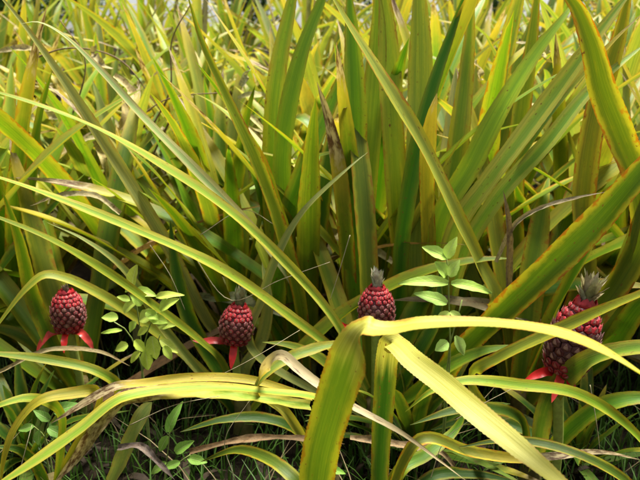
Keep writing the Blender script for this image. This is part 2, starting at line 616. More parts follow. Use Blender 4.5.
# --- upright blades of the middle
hero('b2', [(285, 300, 1.74), (272, 200, 1.78), (277, 80, 1.84), (292, 0, 1.9), (300, -40, 1.92)], 17, YG, .5, tip=.7)
hero('b2', [(298, 320, 1.70), (282, 160, 1.74), (300, 60, 1.78), (322, 0, 1.82), (335, -40, 1.85)], 16, GRN, .25, tip=.7)
hero('b2', [(278, 330, 1.72), (290, 215, 1.70), (312, 150, 1.72), (345, 70, 1.78), (358, 20, 1.8)], 20, GRN, .6, tip=.5)
hero('b3', [(352, 320, 1.66), (345, 230, 1.64), (338, 165, 1.63), (329, 122, 1.62), (317, 82, 1.60)], 15, OLV, 1.0, dry=.25, tip=.7)
hero('b3', [(358, 310, 1.65), (352, 220, 1.66), (355, 120, 1.68), (352, 40, 1.7), (348, -20, 1.72)], 21, GRN, .45, tip=.7)
hero('b3', [(368, 315, 1.68), (364, 220, 1.72), (372, 120, 1.76), (378, 30, 1.8), (376, -30, 1.8)], 20, (.24, .33, .03), .35, tip=.7)
hero('b3', [(402, 300, 1.66), (398, 220, 1.69), (392, 120, 1.74), (386, 20, 1.8), (380, -50, 1.82)], 21, YG, .5, tip=.7)
hero('b3', [(396, 318, 1.60), (402, 240, 1.60), (414, 165, 1.62), (432, 90, 1.66), (456, 20, 1.7), (470, -20, 1.7)], 15, DKG, .2, tip=.6)
hero('b3', [(408, 330, 1.62), (414, 240, 1.66), (418, 140, 1.72), (420, 40, 1.78), (418, -40, 1.8)], 23, (.28, .34, .04), .35, tip=.75)
hero('b4', [(430, 320, 1.62), (428, 240, 1.60), (427, 165, 1.58), (431, 120, 1.57), (437, 93, 1.56)], 14, ORG, .9, dry=.04, tip=.85)
hero('b4', [(496, 308, 1.50), (478, 262, 1.48), (460, 225, 1.46), (420, 142, 1.42), (375, 66, 1.38), (340, 10, 1.36), (322, -22, 1.34)], 19, (.34, .34, .05), .8, tip=.7)
hero('b4', [(450, 330, 1.66), (446, 240, 1.68), (458, 140, 1.74), (468, 50, 1.8), (474, -20, 1.8)], 19, (.25, .27, .03), .6, tip=.6)
hero('b4', [(440, 222, 1.6), (470, 168, 1.6), (500, 110, 1.62), (538, 50, 1.66), (566, 14, 1.68), (580, -5, 1.7)], 19, (.30, .46, .025), .3, tip=.62)
hero('b4', [(455, 232, 1.56), (488, 182, 1.54), (512, 150, 1.54), (557, 90, 1.56), (602, 28, 1.58), (640, -20, 1.6)], 18, (.48, .62, .07), .15, tip=.65)
hero('b4', [(460, 262, 1.60), (500, 195, 1.6), (545, 145, 1.62), (590, 90, 1.66), (650, 40, 1.7)], 15, (.36, .50, .07), .2, tip=.6)
hero('b4', [(520, 315, 1.74), (512, 220, 1.80), (520, 120, 1.84), (532, 40, 1.88), (540, -30, 1.9)], 18, OLV, .8, tip=.6)
# --- right
hero('b5', [(640, 240, 1.48), (634, 175, 1.46), (618, 132, 1.44), (602, 90, 1.42), (590, 42, 1.40), (574, 4, 1.39), (560, -8, 1.38), (545, 0, 1.37)], 25, OLV, 1.0, tip=.72, ref=(-.3, -1, .2))
hero('b5', [(580, 290, 1.60), (582, 200, 1.64), (596, 110, 1.68), (618, 40, 1.70), (634, -30, 1.7)], 22, ORG, .9, tip=.6)
hero('b6', [(452, 362, 1.40), (478, 336, 1.36), (505, 312, 1.30), (550, 270, 1.24), (600, 220, 1.18), (642, 172, 1.12), (700, 110, 1.08)], 30, GRN, 1.0, root=.22, tip=.7)
hero('b5', [(608, 320, 1.52), (620, 270, 1.5), (632, 235, 1.48), (648, 180, 1.46)], 16, (.22, .30, .04), .2)
hero('b5', [(598, 360, 1.5), (640, 305, 1.46), (690, 260, 1.42)], 22, GRN, .4)
hero('four', [(470, 378, 1.13), (500, 357, 1.09), (580, 320, 1.03), (640, 294, .97), (690, 270, .93)], 14, (.38, .40, .04), .8, root=.15, tip=.7)
hero('four', [(548, 400, 1.17), (572, 372, 1.12), (600, 357, 1.07), (640, 348, 1.02), (700, 350, .97)], 23, (.28, .34, .05), .3, root=.12, tip=.7)
hero('right', [(640, 440, .99), (580, 395, .97), (520, 385, .95), (462, 381, .93), (430, 392, .92), (405, 412, .92)], 13, YG, .5, root=.14, tip=.72)
hero('bent', [(420, 440, 1.06), (470, 452, 1.08), (520, 459, 1.10), (556, 456, 1.12), (600, 452, 1.15), (642, 460, 1.18)], 13, (.20, .20, .02), 1.0, dry=.42, root=.14, tip=.3)
# --- the folded leaves in front
hero('front', [(318, 470, .82), (333, 410, .80), (348, 365, .785), (362, 331, .772), (366, 328, .770), (372, 330, .768), (392, 331, .766), (420, 326, .76), (500, 325, .75), (560, 334, .745), (600, 350, .74), (640, 374, .735), (690, 408, .73)], 43, (.22, .31, .018), .65, root=.1, tip=.80, cols=8, channel=.28, pitch=.0035, teeth=.024, yellow=.49, ref2=(.50, .58, (0, .05, 1)), wkeys=((0, .9), (.4, 1), (.50, 1.08), (.55, .80), (.62, .78), (.8, .85), (1, .8)))
hero('bent', [(381, 440, 1.02), (384, 400, 1.01), (387, 358, .99), (391, 343, .975), (398, 346, .95), (412, 360, .91), (440, 382, .86), (470, 408, .80), (520, 449, .73), (560, 482, .67), (600, 515, .62)], 25, (.09, .16, .02), .3, root=.1, tip=.75, cols=8, channel=.25, pitch=.0035, teeth=.026, yellow=.53)
hero('weedy', [(285, 413, 1.15), (258, 394, 1.09), (262, 374, 1.05), (276, 356, 1.0), (284, 356, .985), (300, 370, .96), (340, 399, .91), (400, 432, .86), (440, 461, .83), (465, 480, .81)], 14, (.46, .42, .07), .4, dry=.55, bleach=.7, root=.12, tip=.25)
hero('weedy', [(330, 405, 1.10), (262, 392, 1.04), (210, 388, 1.00), (160, 391, .97), (124, 398, .94), (112, 404, .93), (80, 430, .90), (40, 458, .87), (0, 484, .85), (-30, 505, .83)], 13, (.50, .52, .07), .3, root=.12, tip=.85, ref=(0, -.1, 1), wkeys=((0, 1), (.62, 1), (.72, 1.5), (1, 1.3)))
hero('weedy', [(312, 398, 1.16), (250, 380, 1.12), (190, 378, 1.08), (140, 384, 1.05), (118, 386, 1.03), (100, 394, 1.02), (50, 424, 1.0)], 10, (.48, .38, .04), .5, dry=.30, root=None, tip=.8)
hero('weedy', [(310, 406, 1.12), (205, 392, 1.02), (150, 394, .97), (122, 399, .945), (112, 408, .93), (96, 430, .91), (78, 456, .91), (52, 486, .91)], 17, YEL, .2, dry=.50, root=None, tip=.7, crumple=.12)
hero('weedy', [(345, 344, 1.18), (318, 348, 1.16), (285, 360, 1.13), (262, 378, 1.10), (250, 396, 1.09)], 12, (.34, .34, .04), .4, root=None, tip=.5)
hero('left', [(100, 392, 1.06), (70, 394, 1.03), (40, 401, 1.0), (18, 424, .98), (5, 455, .96), (0, 490, .95)], 13, (.46, .38, .03), .3, root=.16, tip=.6)
hero('left', [(120, 392, 1.18), (100, 373, 1.16), (50, 360, 1.14), (0, 354, 1.12), (-40, 352, 1.1)], 11, (.30, .32, .03), .3, root=.16, tip=.6)
hero('left', [(60, 410, 1.08), (30, 398, 1.04), (0, 405, 1.0), (-30, 420, .98)], 12, YG, .3, root=.14)
hero('weedy', [(112, 482, 1.05), (126, 450, 1.05), (141, 418, 1.06), (152, 402, 1.07)], 17, GRY, .2, root=None, tip=.9)
hero('one', [(60, 372, 1.58), (30, 342, 1.60), (5, 330, 1.60), (-25, 328, 1.6)], 13, (.28, .30, .03), .3, root=.14)
hero('one', [(60, 360, 1.5), (34, 300, 1.5), (20, 240, 1.48), (2, 190, 1.46)], 15, OLV, .4, root=.14)
hero('two', [(245, 370, 1.46), (262, 340, 1.48), (268, 300, 1.5), (262, 262, 1.54)], 13, GRY, .2, root=.14)
hero('two', [(215, 365, 1.5), (190, 320, 1.52), (176, 270, 1.54), (170, 220, 1.56)], 15, DKG, .3, root=.14)
hero('three', [(350, 390, 1.40), (335, 372, 1.36), (316, 356, 1.32), (288, 345, 1.28), (262, 342, 1.26)], 13, (.22, .28, .03), .4, root=.14)
hero('three', [(395, 395, 1.42), (420, 350, 1.42), (436, 318, 1.44), (440, 270, 1.48)], 14, DKG, .3, root=.14)
hero('three', [(405, 400, 1.38), (440, 372, 1.34), (480, 352, 1.32), (520, 345, 1.30)], 15, GRN, .3, root=.14)
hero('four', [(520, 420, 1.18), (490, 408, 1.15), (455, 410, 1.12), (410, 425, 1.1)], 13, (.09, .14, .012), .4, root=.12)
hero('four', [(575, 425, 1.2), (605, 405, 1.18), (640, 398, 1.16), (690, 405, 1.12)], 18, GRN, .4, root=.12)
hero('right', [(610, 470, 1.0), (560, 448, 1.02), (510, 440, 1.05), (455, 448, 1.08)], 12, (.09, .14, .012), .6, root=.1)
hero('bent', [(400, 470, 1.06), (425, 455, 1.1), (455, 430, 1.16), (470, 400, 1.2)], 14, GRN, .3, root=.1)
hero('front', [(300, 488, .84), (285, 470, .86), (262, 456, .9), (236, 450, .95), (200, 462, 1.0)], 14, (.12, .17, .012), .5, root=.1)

hero('left', [(40, 470, 1.08), (20, 450, 1.05), (-10, 446, 1.02)], 13, (.05, .115, .008), .3, root=.08)  # this and the next low leaves are coloured darker, as painted shade
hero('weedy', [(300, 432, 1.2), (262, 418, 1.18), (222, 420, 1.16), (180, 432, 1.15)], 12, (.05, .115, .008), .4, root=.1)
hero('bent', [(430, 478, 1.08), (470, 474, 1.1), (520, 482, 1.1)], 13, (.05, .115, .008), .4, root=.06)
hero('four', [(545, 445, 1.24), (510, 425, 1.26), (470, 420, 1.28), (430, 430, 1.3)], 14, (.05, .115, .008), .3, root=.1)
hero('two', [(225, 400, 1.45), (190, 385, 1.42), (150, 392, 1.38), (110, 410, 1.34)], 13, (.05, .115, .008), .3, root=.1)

# ------------------------------------------------------------------ pineapples
FRUITS = []


def eye_mesh():
    """one fruitlet: a low six-sided boss with a pointed bract lying over it"""
    V, F = [], []
    rings = [(1.06, -0.30), (1.0, 0.10), (0.80, 0.34), (0.45, 0.44)]
    for r, z in rings:
        for k in range(6):
            a = math.pi / 6 + k * math.pi / 3
            V.append((r * math.cos(a), r * 1.0 * math.sin(a), z))
    for i in range(len(rings) - 1):
        for k in range(6):
            b = (k + 1) % 6
            F.append((i * 6 + k, i * 6 + b, i * 6 + 6 + b, i * 6 + 6 + k))
    n = len(V)
    V.append((0, 0.0, 0.40))
    F += [(18 + k, 18 + (k + 1) % 6, n) for k in range(6)]
    b0 = len(V)
    V += [(-0.60, -0.50, 0.34), (0.60, -0.50, 0.34), (-0.36, 0.15, 0.66), (0.36, 0.15, 0.66), (0, 0.95, 1.0), (0, -0.2, 0.74), (0, 0.35, 0.50)]
    F += [(b0, b0 + 1, b0 + 5), (b0, b0 + 5, b0 + 2), (b0 + 1, b0 + 3, b0 + 5), (b0 + 2, b0 + 5, b0 + 4), (b0 + 5, b0 + 3, b0 + 4),
          (b0 + 2, b0 + 4, b0 + 6), (b0 + 4, b0 + 3, b0 + 6), (b0, b0 + 2, b0 + 6), (b0 + 3, b0 + 1, b0 + 6)]
    return mesh('eye', V, F, M_EYESKIN, smooth=False)


EYE = eye_mesh()


def fruit_r(t, r):
    """radius of the body at height t (0..1)"""
    return r * max(0.05, (math.sin(math.pi * min(1, max(0, 0.15 + 0.77 * t))) ** 0.50)) * (1.02 - 0.06 * t)


def pineapple(foot, bot, top, radius, label, crown_h, crown_n, crown_w, bracts, seed, dark=0.0, crown_col=(.30, .34, .20), spread=.42):
    rng = random.Random(seed)
    e = empty('pineapple', (foot.x, foot.y, foot.z))
    tag(e, label, 'pineapple', 'red pineapples in the field')
    axis = top - bot
    H = axis.length
    ax = axis.normalized()
    rot = Vector((0, 0, 1)).rotation_difference(ax).to_matrix().to_4x4()
    B = Matrix.Translation(bot - foot) @ rot
    # stalk
    pts = [Vector((0, 0, -0.02)), (bot - foot) * 0.5 + Vector((0.004, 0.0, 0.0)), bot - foot - ax * 0.02, bot - foot + ax * 0.015]
    add('stalk', tube('stalk', pts, 0.0105, 0.0125, M_STEM, 14, 9, 0.03, rng), e, (0.30, 0.36, 0.07))
    # body under the eyes
    V, F = [], []
    nr, ns = 14, 18
    for i in range(nr):
        t = i / (nr - 1)
        rr = fruit_r(t, radius) * 0.93
        for k in range(ns):
            a = 2 * math.pi * k / ns
            V.append((rr * math.cos(a), rr * math.sin(a), t * H))
    for i in range(nr - 1):
        for k in range(ns):
            b = (k + 1) % ns
            F.append((i * ns + k, i * ns + b, (i + 1) * ns + b, (i + 1) * ns + k))
    F.append(tuple(range(ns - 1, -1, -1)))
    F.append(tuple((nr - 1) * ns + k for k in range(ns)))
    body = add('body', mesh('body', V, F, M_EYE), e, (0.16, 0.022, 0.03))
    body.matrix_local = B
    # eyes on crossing spirals
    rows = 10
    ncirc = 14
    for i in range(rows):
        t = (i + 0.5) / rows
        rr = fruit_r(t, radius)
        dr = (fruit_r(min(1, t + .04), radius) - fruit_r(max(0, t - .04), radius)) / (0.08 * H)
        size = 0.56 * min(2 * math.pi * rr / ncirc, 1.35 * H / rows)
        for k in range(ncirc):
            a = 2 * math.pi * (k + 0.5 * (i % 2)) / ncirc + rng.uniform(-.05, .05)
            n = Vector((math.cos(a), math.sin(a), -dr)).normalized()
            up = (Vector((0, 0, 1)) - n * n.z).normalized()
            side = up.cross(n)
            s = size * rng.uniform(.84, 1.12)
            m = Matrix((side * s, up * s * 0.92, n * s * 0.75)).transposed().to_4x4()
            m.translation = Vector((rr * math.cos(a) * 0.95, rr * math.sin(a) * 0.95, t * H + rng.uniform(-.001, .001)))
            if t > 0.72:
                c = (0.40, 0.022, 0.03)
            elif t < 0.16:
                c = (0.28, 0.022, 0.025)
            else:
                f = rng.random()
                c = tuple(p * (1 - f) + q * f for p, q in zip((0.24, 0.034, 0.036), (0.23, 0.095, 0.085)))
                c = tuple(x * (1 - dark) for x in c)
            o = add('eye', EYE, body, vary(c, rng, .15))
            o.matrix_local = m
    # small red bracts closing the shoulder under the crown
    for i in range(9):
        az = i * 2.399963
        d = Vector((math.cos(az), math.sin(az), 0))
        r1 = fruit_r(1.0, radius)
        me = strap('shoulder_bract', [d * r1 * .95 + Vector((0, 0, H * .95)), d * r1 * 1.0 + Vector((0, 0, H * 1.02)), d * r1 * .8 + Vector((0, 0, H * 1.12))],
                   radius * .55, M_RED, ref=(d.x, d.y, .4), rows=10, cols=4, teeth=.04, channel=-.3, tip=.2, rng=rng)
        add('shoulder_bract', me, body, vary((0.46, 0.03, 0.04), rng, .2))
    # crown of short leaves
    core = tube('crown', [(0, 0, H - .012), (0, 0, H + crown_h * .2), (0, 0, H + crown_h * .4)], crown_w * .5, crown_w * .2, M_CROWN, 6, 8)
    crown = add('crown', core, e, crown_col)
    crown.matrix_local = B
    for i in range(crown_n):
        f = i / max(1, crown_n - 1)
        az = i * 2.399963 + rng.uniform(-.2, .2)
        lean = ((1 - f) * 0.85 + 0.06) * spread
        h0 = H - 0.004 + crown_h * 0.35 * f
        L = crown_h * (0.55 + 0.35 * (1 - abs(2 * f - 1))) * rng.uniform(.85, 1.1)
        d = Vector((math.cos(az), math.sin(az), 0))
        p0 = d * (crown_w * 0.45) + Vector((0, 0, h0))
        p1 = p0 + (d * math.sin(lean * .6) + Vector((0, 0, math.cos(lean * .6)))) * L * .55
        p2 = p1 + (d * math.sin(lean) + Vector((0, 0, math.cos(lean)))) * L * .45
        me = strap('crown_leaf', [p0, p1, p2], crown_w * 0.95, M_CROWN, ref=(-d.x, -d.y, .3), rows=14, cols=4, teeth=.06,
                   channel=.5, tip=.15, rng=rng)
        o = add('crown_leaf', me, crown, vary(crown_col, rng, .25))
    # red bracts under the fruit: (azimuth towards x, y), length, droop
    for (dx, dy, L, droop, c) in bracts:
        d = Vector((dx, dy, 0)).normalized()
        p0 = d * 0.010 + Vector((0, 0, -0.006))
        L = L + radius * .75
        p1 = p0 + d * L * 0.40 + Vector((0, 0, 0.006))
        p2 = p0 + d * L * 0.75 + Vector((0, 0, -droop * L * 0.35))
        p3 = p0 + d * L * 0.95 + Vector((0, 0, -droop * L))
        me = strap('bract', [p0, p1, p2, p3], 0.0195, M_RED, ref=(0, -.75, .7), rows=18, cols=4, teeth=.02, channel=.35, tip=.5, rng=rng)
        o = add('bract', me, e, vary(c, rng, .08))
        o.matrix_local = B
    FRUITS.append((top, bot))
    return e


RD, PK = (0.62, 0.020, 0.020), (0.66, 0.060, 0.050)


def fruit_at(bx, by, tx, ty, Y, wpx, *a, **k):
    bot, top = at(bx, by, Y), at(tx, ty, Y + 0.01)
    foot = Vector((bot.x + k.pop('footx', 0.0), Y + 0.015, 0))
    return pineapple(foot, bot, top, wpx * 0.5 * Y * 1.10 / FPX, *a, **k)


fruit_at(70, 330, 66, 293, 1.52, 33, 'small red pineapple with two red bracts drooping below like a skirt, behind an arching leaf',
         .030, 12, .013, [(-1, -.5, .052, .55, PK), (.95, -.5, .050, .50, PK), (.1, -1, .025, .6, RD), (-.5, .8, .03, .5, RD)], 5,
         crown_col=(.20, .15, .10))
fruit_at(235, 342, 239, 307, 1.46, 35, 'red pineapple on a bare green stalk, one long red bract pointing sideways',
         .062, 24, .021, [(-1, -.15, .075, -.02, PK), (.05, -1, .018, .9, RD), (.2, .9, .03, .5, RD)], 6,
         crown_col=(.28, .30, .17))
fruit_at(376, 327, 377, 289, 1.41, 37, 'plump red pineapple with pale grey stub crown standing behind the folded leaf',
         .060, 24, .021, [(-1, -.2, .052, -.30, RD)], 7, crown_col=(.46, .44, .30))
fruit_at(562, 372, 585, 305, 1.17, 48, 'dark red pineapple leaning over, with bright pink bracts and tufted grey crown',
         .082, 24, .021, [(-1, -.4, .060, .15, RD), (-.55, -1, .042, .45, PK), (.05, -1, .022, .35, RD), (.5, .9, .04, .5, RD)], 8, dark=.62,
         footx=.03, crown_col=(.30, .27, .15), spread=.8)

PROTECT = [(40, 262, 105, 345, 1.50), (195, 275, 260, 390, 1.45), (340, 180, 420, 330, 1.40), (525, 250, 615, 395, 1.2),
           (405, 235, 495, 350, 1.3), (100, 262, 185, 385, 1.4)]

# ------------------------------------------------------------------ broadleaf weeds


def broad_leaf(name, L, W, rng):
    V, F, U = [], [], []
    n, c = 9, 4
    ph = rng.uniform(0, 6)
    bend = rng.uniform(.15, .5)
    for i in range(n):
        v = i / (n - 1)
        hw = W * 0.5 * (math.sin(math.pi * min(1, v * 0.94 + 0.04)) ** 0.75) * (1.12 - 0.45 * v)
        for j in range(c + 1):
            u = j / c
            x = u * 2 - 1
            V.append((hw * x * (1 + .06 * math.sin(v * 19 + ph)), v * L, 0.38 * hw * abs(x) - L * bend * v * v + .03 * L * math.sin(v * 6 + ph) * x))
            U.append((u, v))
    for i in range(n - 1):
        for j in range(c):
            a = i * (c + 1) + j
            F.append((a, a + 1, a + c + 2, a + c + 1))
    return mesh(name, V, F, M_WEED, U)


def leaf_matrix(p, direction, up=(0, -.4, 1)):
    y = Vector(direction).normalized()
    z = Vector(up)
    z = (z - y * z.dot(y)).normalized()
    x = y.cross(z)
    m = Matrix((x, y, z)).transposed().to_4x4()
    m.translation = p
    return m


def weed(label, stems, leaves, seed, col=(.44, .60, .12), group='broadleaf weeds between the pineapple plants', cat='weed', grow=1.0):
    """stems: lists of (px,py,Y) ending up in the leaves; leaves: (px,py,Y, dx,dy px to the tip, width ratio)"""
    rng = random.Random(seed)
    f = at(*stems[0][0])
    base = Vector((f.x, f.y, 0))
    e = empty('broadleaf_weed', base)
    tag(e, label, cat, group)
    for s in stems:
        P = [at(*q) for q in s]
        P = [Vector((base.x, base.y, -0.015))] + P
        add('stem', tube('stem', [p - base for p in P], .0028, .0014, M_STEM, 16, 6), e, (.24, .30, .08))
    for (px, py, Y, dx, dy, wr) in leaves:
        p, q = at(px, py, Y), at(px + dx * grow, py + dy * grow, Y - 0.012)
        d = q - p
        o = add('leaf', broad_leaf('leaf', d.length, d.length * wr, rng), e, vary(col, rng, .2))
        o.matrix_local = leaf_matrix(p - base, d, (rng.uniform(-.3, .3), -.75, .75))
    return e


weed('young broadleaf weed with pointed pale green leaves, right of the grey stub crown pineapple',
     [[(450, 352, 1.27), (449, 310, 1.27), (448, 275, 1.26), (446, 250, 1.26)], [(450, 345, 1.27), (457, 320, 1.26), (462, 300, 1.26)]],
     [(448, 283, 1.25, -44, -6, .30), (451, 283, 1.25, 44, 5, .30), (447, 258, 1.25, -22, -12, .5), (446, 258, 1.25, 8, -18, .6),
      (446, 276, 1.245, -8, -14, .8), (449, 276, 1.245, 8, -13, .7), (447, 303, 1.25, -30, -11, .42), (450, 312, 1.24, 16, 10, .6),
      (448, 342, 1.26, -12, 8, .9), (455, 336, 1.26, 12, 20, .5), (449, 312, 1.25, -14, 12, .6)], 21)
weed('bushy broadleaf weed with round light green leaves between the drooping-bract pineapple and the bare-stalked one',
     [[(142, 372, 1.36), (140, 330, 1.35), (133, 285, 1.34)], [(142, 365, 1.36), (152, 320, 1.35), (168, 298, 1.34)],
      [(140, 360, 1.36), (126, 330, 1.35), (114, 322, 1.34)], [(143, 368, 1.36), (156, 345, 1.34), (160, 335, 1.33)]],
     [(132, 288, 1.33, 1, -22, .62), (136, 290, 1.33, 19, 4, .55), (156, 297, 1.33, 22, -6, .35), (118, 318, 1.33, -16, -2, .75),
      (133, 285, 1.33, -9, 6, .8), (140, 320, 1.33, 14, -10, .7), (150, 318, 1.32, 16, 2, .7), (128, 345, 1.32, -14, 4, .85), (152, 336, 1.32, 3, 26, .6),
      (145, 350, 1.32, 4, 22, .6), (160, 340, 1.32, 18, 12, .5), (122, 330, 1.33, -22, 2, .28), (142, 305, 1.33, -10, -10, .7), (146, 312, 1.32, 12, 6, .8), (160, 310, 1.32, 14, -12, .5), (124, 312, 1.33, 8, -12, .6), (148, 328, 1.31, -12, 6, .7), (158, 326, 1.32, 15, -2, .6), (136, 322, 1.32, -9, 9, .8), (166, 298, 1.33, -6, 14, .5), (140, 352, 1.31, -12, 10, .6), (164, 346, 1.31, 8, 14, .6), (130, 300, 1.33, -12, -4, .6), (135, 340, 1.33, 10, 12, .7)], 22, grow=.98, col=(.46, .58, .08))
weed('low broadleaf weed in the shade under the collapsed yellow leaves',
     [[(165, 478, 1.06), (168, 450, 1.05), (170, 425, 1.05)], [(165, 476, 1.06), (180, 462, 1.05), (190, 455, 1.04)]],
     [(168, 432, 1.04, 5, -22, .4), (168, 436, 1.04, -10, 16, .6), (180, 462, 1.04, -16, 6, .55), (188, 458, 1.04, 18, 4, .55), (175, 452, 1.04, 14, -10, .5),
      (166, 462, 1.04, -16, 12, .5)], 23, (.20, .36, .05))
weed('small weed with soft green leaves at the foot of the folded green leaf',
     [[(335, 486, 1.0), (328, 470, .98), (325, 462, .97)]],
     [(326, 466, .97, 6, 22, .6), (326, 464, .97, -14, 8, .6), (328, 468, .97, 16, 4, .5)], 24, (.22, .40, .05))
weed('sprawling green weed low beside the short arching yellow leaves',
     [[(45, 440, 1.2), (50, 420, 1.18), (58, 405, 1.17)], [(45, 438, 1.2), (32, 425, 1.18)]],
     [(55, 412, 1.16, 16, -8, .6), (50, 420, 1.16, -14, -8, .6), (48, 428, 1.16, 16, 8, .6), (34, 426, 1.16, -16, 4, .6), (40, 430, 1.16, -4, 16, .6)], 25, (.16, .30, .05))

# ------------------------------------------------------------------ pineapple plants of the field


def rosette(rng, n, lmin, lmax, wmax, kind):
    """local centre lines and leaf data of a whole plant"""
    out = []
    for i in range(n):
        f = i / (n - 1)                               # 0 outer, 1 inner
        az = i * 2.399963 + rng.uniform(-.25, .25)
        e0 = R(34 + 50 * f + rng.uniform(-8, 8))
        L = rng.uniform(lmin, lmax) * rng.uniform(.85, 1.05) * (0.78 + 0.30 * math.sin(math.pi * (0.25 + 0.6 * f)))
        droop = rng.uniform(.2, .95) * (1.15 - .5 * f)
        brk = rng.uniform(.45, .8) if rng.random() < 0.18 else None
        p = Vector((math.cos(az) * .02, math.sin(az) * .02, .05 + .11 * f))
        pts = [p.copy()]
        steps = 16
        curl = rng.uniform(-.35, .35)
        for s in range(steps):
            v = (s + 1) / steps
            el = e0 - droop * v ** 1.6
            if brk and v > brk:
                el -= rng.uniform(1.1, 1.4)
            a = az + curl * v * v
            p = p + Vector((math.cos(a) * math.cos(el), math.sin(a) * math.cos(el), math.sin(el))) * (L / steps)
            pts.append(p.copy())
        r = rng.random()
        dead = (f < .28 and rng.random() < .55) or rng.random() < kind.get('dead', .04)
        if dead:
            c = vary(STRAW if rng.random() < .6 else (.33, .24, .11), rng, .25)
        elif r < kind.get('yel', .35):
            c = vary(YG if rng.random() < .6 else (.44, .42, .05), rng, .2)
        elif r < .62:
            c = vary(OLV, rng, .25)
        elif r < .85:
            c = vary(GRN, rng, .25)
        else:
            c = vary(GRY, rng, .2)
        out.append(dict(pts=pts, w=wmax * rng.uniform(.72, 1.0), dead=dead, col=c, dry=(rng.uniform(.03, .22) if rng.random() < .4 else 0.0),
                        margin=rng.choice((.1, .3, .5, .8)), az=az, brk=brk is not None))
    return out


PROTO = []
for q in range(7):
    rng = random.Random(100 + q)
    kind = dict(yel=(.30, .5, .38, .25, .55, .4, .45)[q], dead=(.03, .06, .04, .02, .12, .14, .05)[q])
    leaves = rosette(rng, 22, .76, 1.26, .076, kind)
    for lf in leaves:
        a = lf['az']
        lf['mesh'] = strap('leaf', lf['pts'], lf['w'], M_DEAD if lf['dead'] else M_LEAF, ref=(-.35 * math.cos(a), -.35 * math.sin(a), 1),
                           rows=44, cols=4, rng=rng, channel=.45, twist=rng.uniform(-.5, .5), crumple=.08 if lf['dead'] else 0, teeth=.02)
    PROTO.append(leaves)
STUB = tube('stem', [(0, 0, -0.03), (0.004, 0, .08), (0, 0.003, .16)], 0.032, 0.020, M_BARK, 8, 9, 0.08)


def visible_ok(P, free):
    """keep leaves of the field out of the space in front of the fruits and the near leaves"""
    for p in P:
        x, y = proj(p)
        if p.y < free and -60 < x < 700 and -60 < y < 540:
            return False
        if p.y < 0.35 and abs(p.x) < .6:
            return False
        for (x0, y0, x1, y1, Y) in PROTECT:
            if x0 < x < x1 and y0 < y < y1 and p.y < Y + .1:
                return False
    return True


FARLABEL = ['pineapple plant with mixed green and straw leaves back in the thicket',
            'pineapple plant with mostly yellowed leaves back in the thicket']


def scatter(q, X, Y, rz, s, label, free=1.46, group='pineapple plants massed behind the fruiting row', target=None, wide=1.0):
    e = target
    if e is None:
        e = empty('pineapple_plant', (X, Y, slope(Y)))
        tag(e, label, 'pineapple plant', group)
        st = add('stem', STUB, e, vary((.16, .13, .05)))
        st.scale = (s, s, s)
    M = Matrix.Rotation(rz, 4, 'Z') @ Matrix.Scale(s, 4)      # suckers: the same leaf, relatively broader
    Wd = lambda a: Matrix.Scale(wide, 4, Vector((-math.sin(a), math.cos(a), 0))) if wide != 1 else Matrix.Identity(4)
    rng = random.Random(int(X * 977 + Y * 131 + q))
    cnt = 0
    for lf in PROTO[q]:
        P = [M @ p + Vector((X, Y, e.location.z)) for p in lf['pts']]
        if not visible_ok(P, free) or (target and lf['dead'] and max(p.z for p in P) > .45) or (lf['brk'] and Y < 2.3):
            continue
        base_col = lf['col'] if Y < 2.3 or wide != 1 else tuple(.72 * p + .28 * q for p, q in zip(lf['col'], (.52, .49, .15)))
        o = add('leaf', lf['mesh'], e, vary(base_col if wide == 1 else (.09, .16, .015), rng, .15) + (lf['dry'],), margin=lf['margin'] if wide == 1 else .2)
        o.matrix_local = M @ Wd(lf['az'])
        cnt += 1
    return e, cnt


rngf = random.Random(5)
nleaf = 0
# extra leaves of the fruiting plants and of the ones right behind them
for key, q in (('one', 0), ('two', 1), ('three', 2), ('four', 3), ('b1', 0), ('b2', 3), ('b3', 5), ('b4', 2), ('b5', 1)):
    e = PLANTS[key]
    nleaf += scatter(q, e.location.x, e.location.y, rngf.uniform(0, 6.28), .95, None, 1.44, target=e)[1]
rowY = [2.02, 2.45, 2.95, 3.5, 4.15, 4.9, 5.7, 6.5]
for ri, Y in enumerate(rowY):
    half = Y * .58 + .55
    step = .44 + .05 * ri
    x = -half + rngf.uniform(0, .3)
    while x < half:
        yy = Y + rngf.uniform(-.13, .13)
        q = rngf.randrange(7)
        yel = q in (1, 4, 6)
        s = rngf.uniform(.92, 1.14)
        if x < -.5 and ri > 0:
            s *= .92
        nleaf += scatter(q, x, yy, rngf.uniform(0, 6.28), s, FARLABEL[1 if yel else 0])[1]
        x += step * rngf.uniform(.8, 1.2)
for (x, y) in ((-1.25, 1.6), (1.2, 1.62), (-1.05, 1.95), (1.1, 2.05), (.95, 1.4)):
    nleaf += scatter(rngf.randrange(7), x, y, rngf.uniform(0, 6.28), 1.0, FARLABEL[0])[1]
# unseen rest of the row, added to block light: plants on both sides of the gap and behind it
for (x, y) in ((-1.0, .55), (1.15, .5), (-.95, .05), (1.05, -.05), (-1.3, .95), (1.5, .95), (-.55, -.65), (.1, -.8), (.7, -.6), (-1.2, -.5), (1.4, -.5)):
    scatter(rngf.randrange(7), x, y, rngf.uniform(0, 6.28), 1.05, 'unseen pineapple plant beside the gap in the row, facing the fruiting plants', group='pineapple plants around the gap')
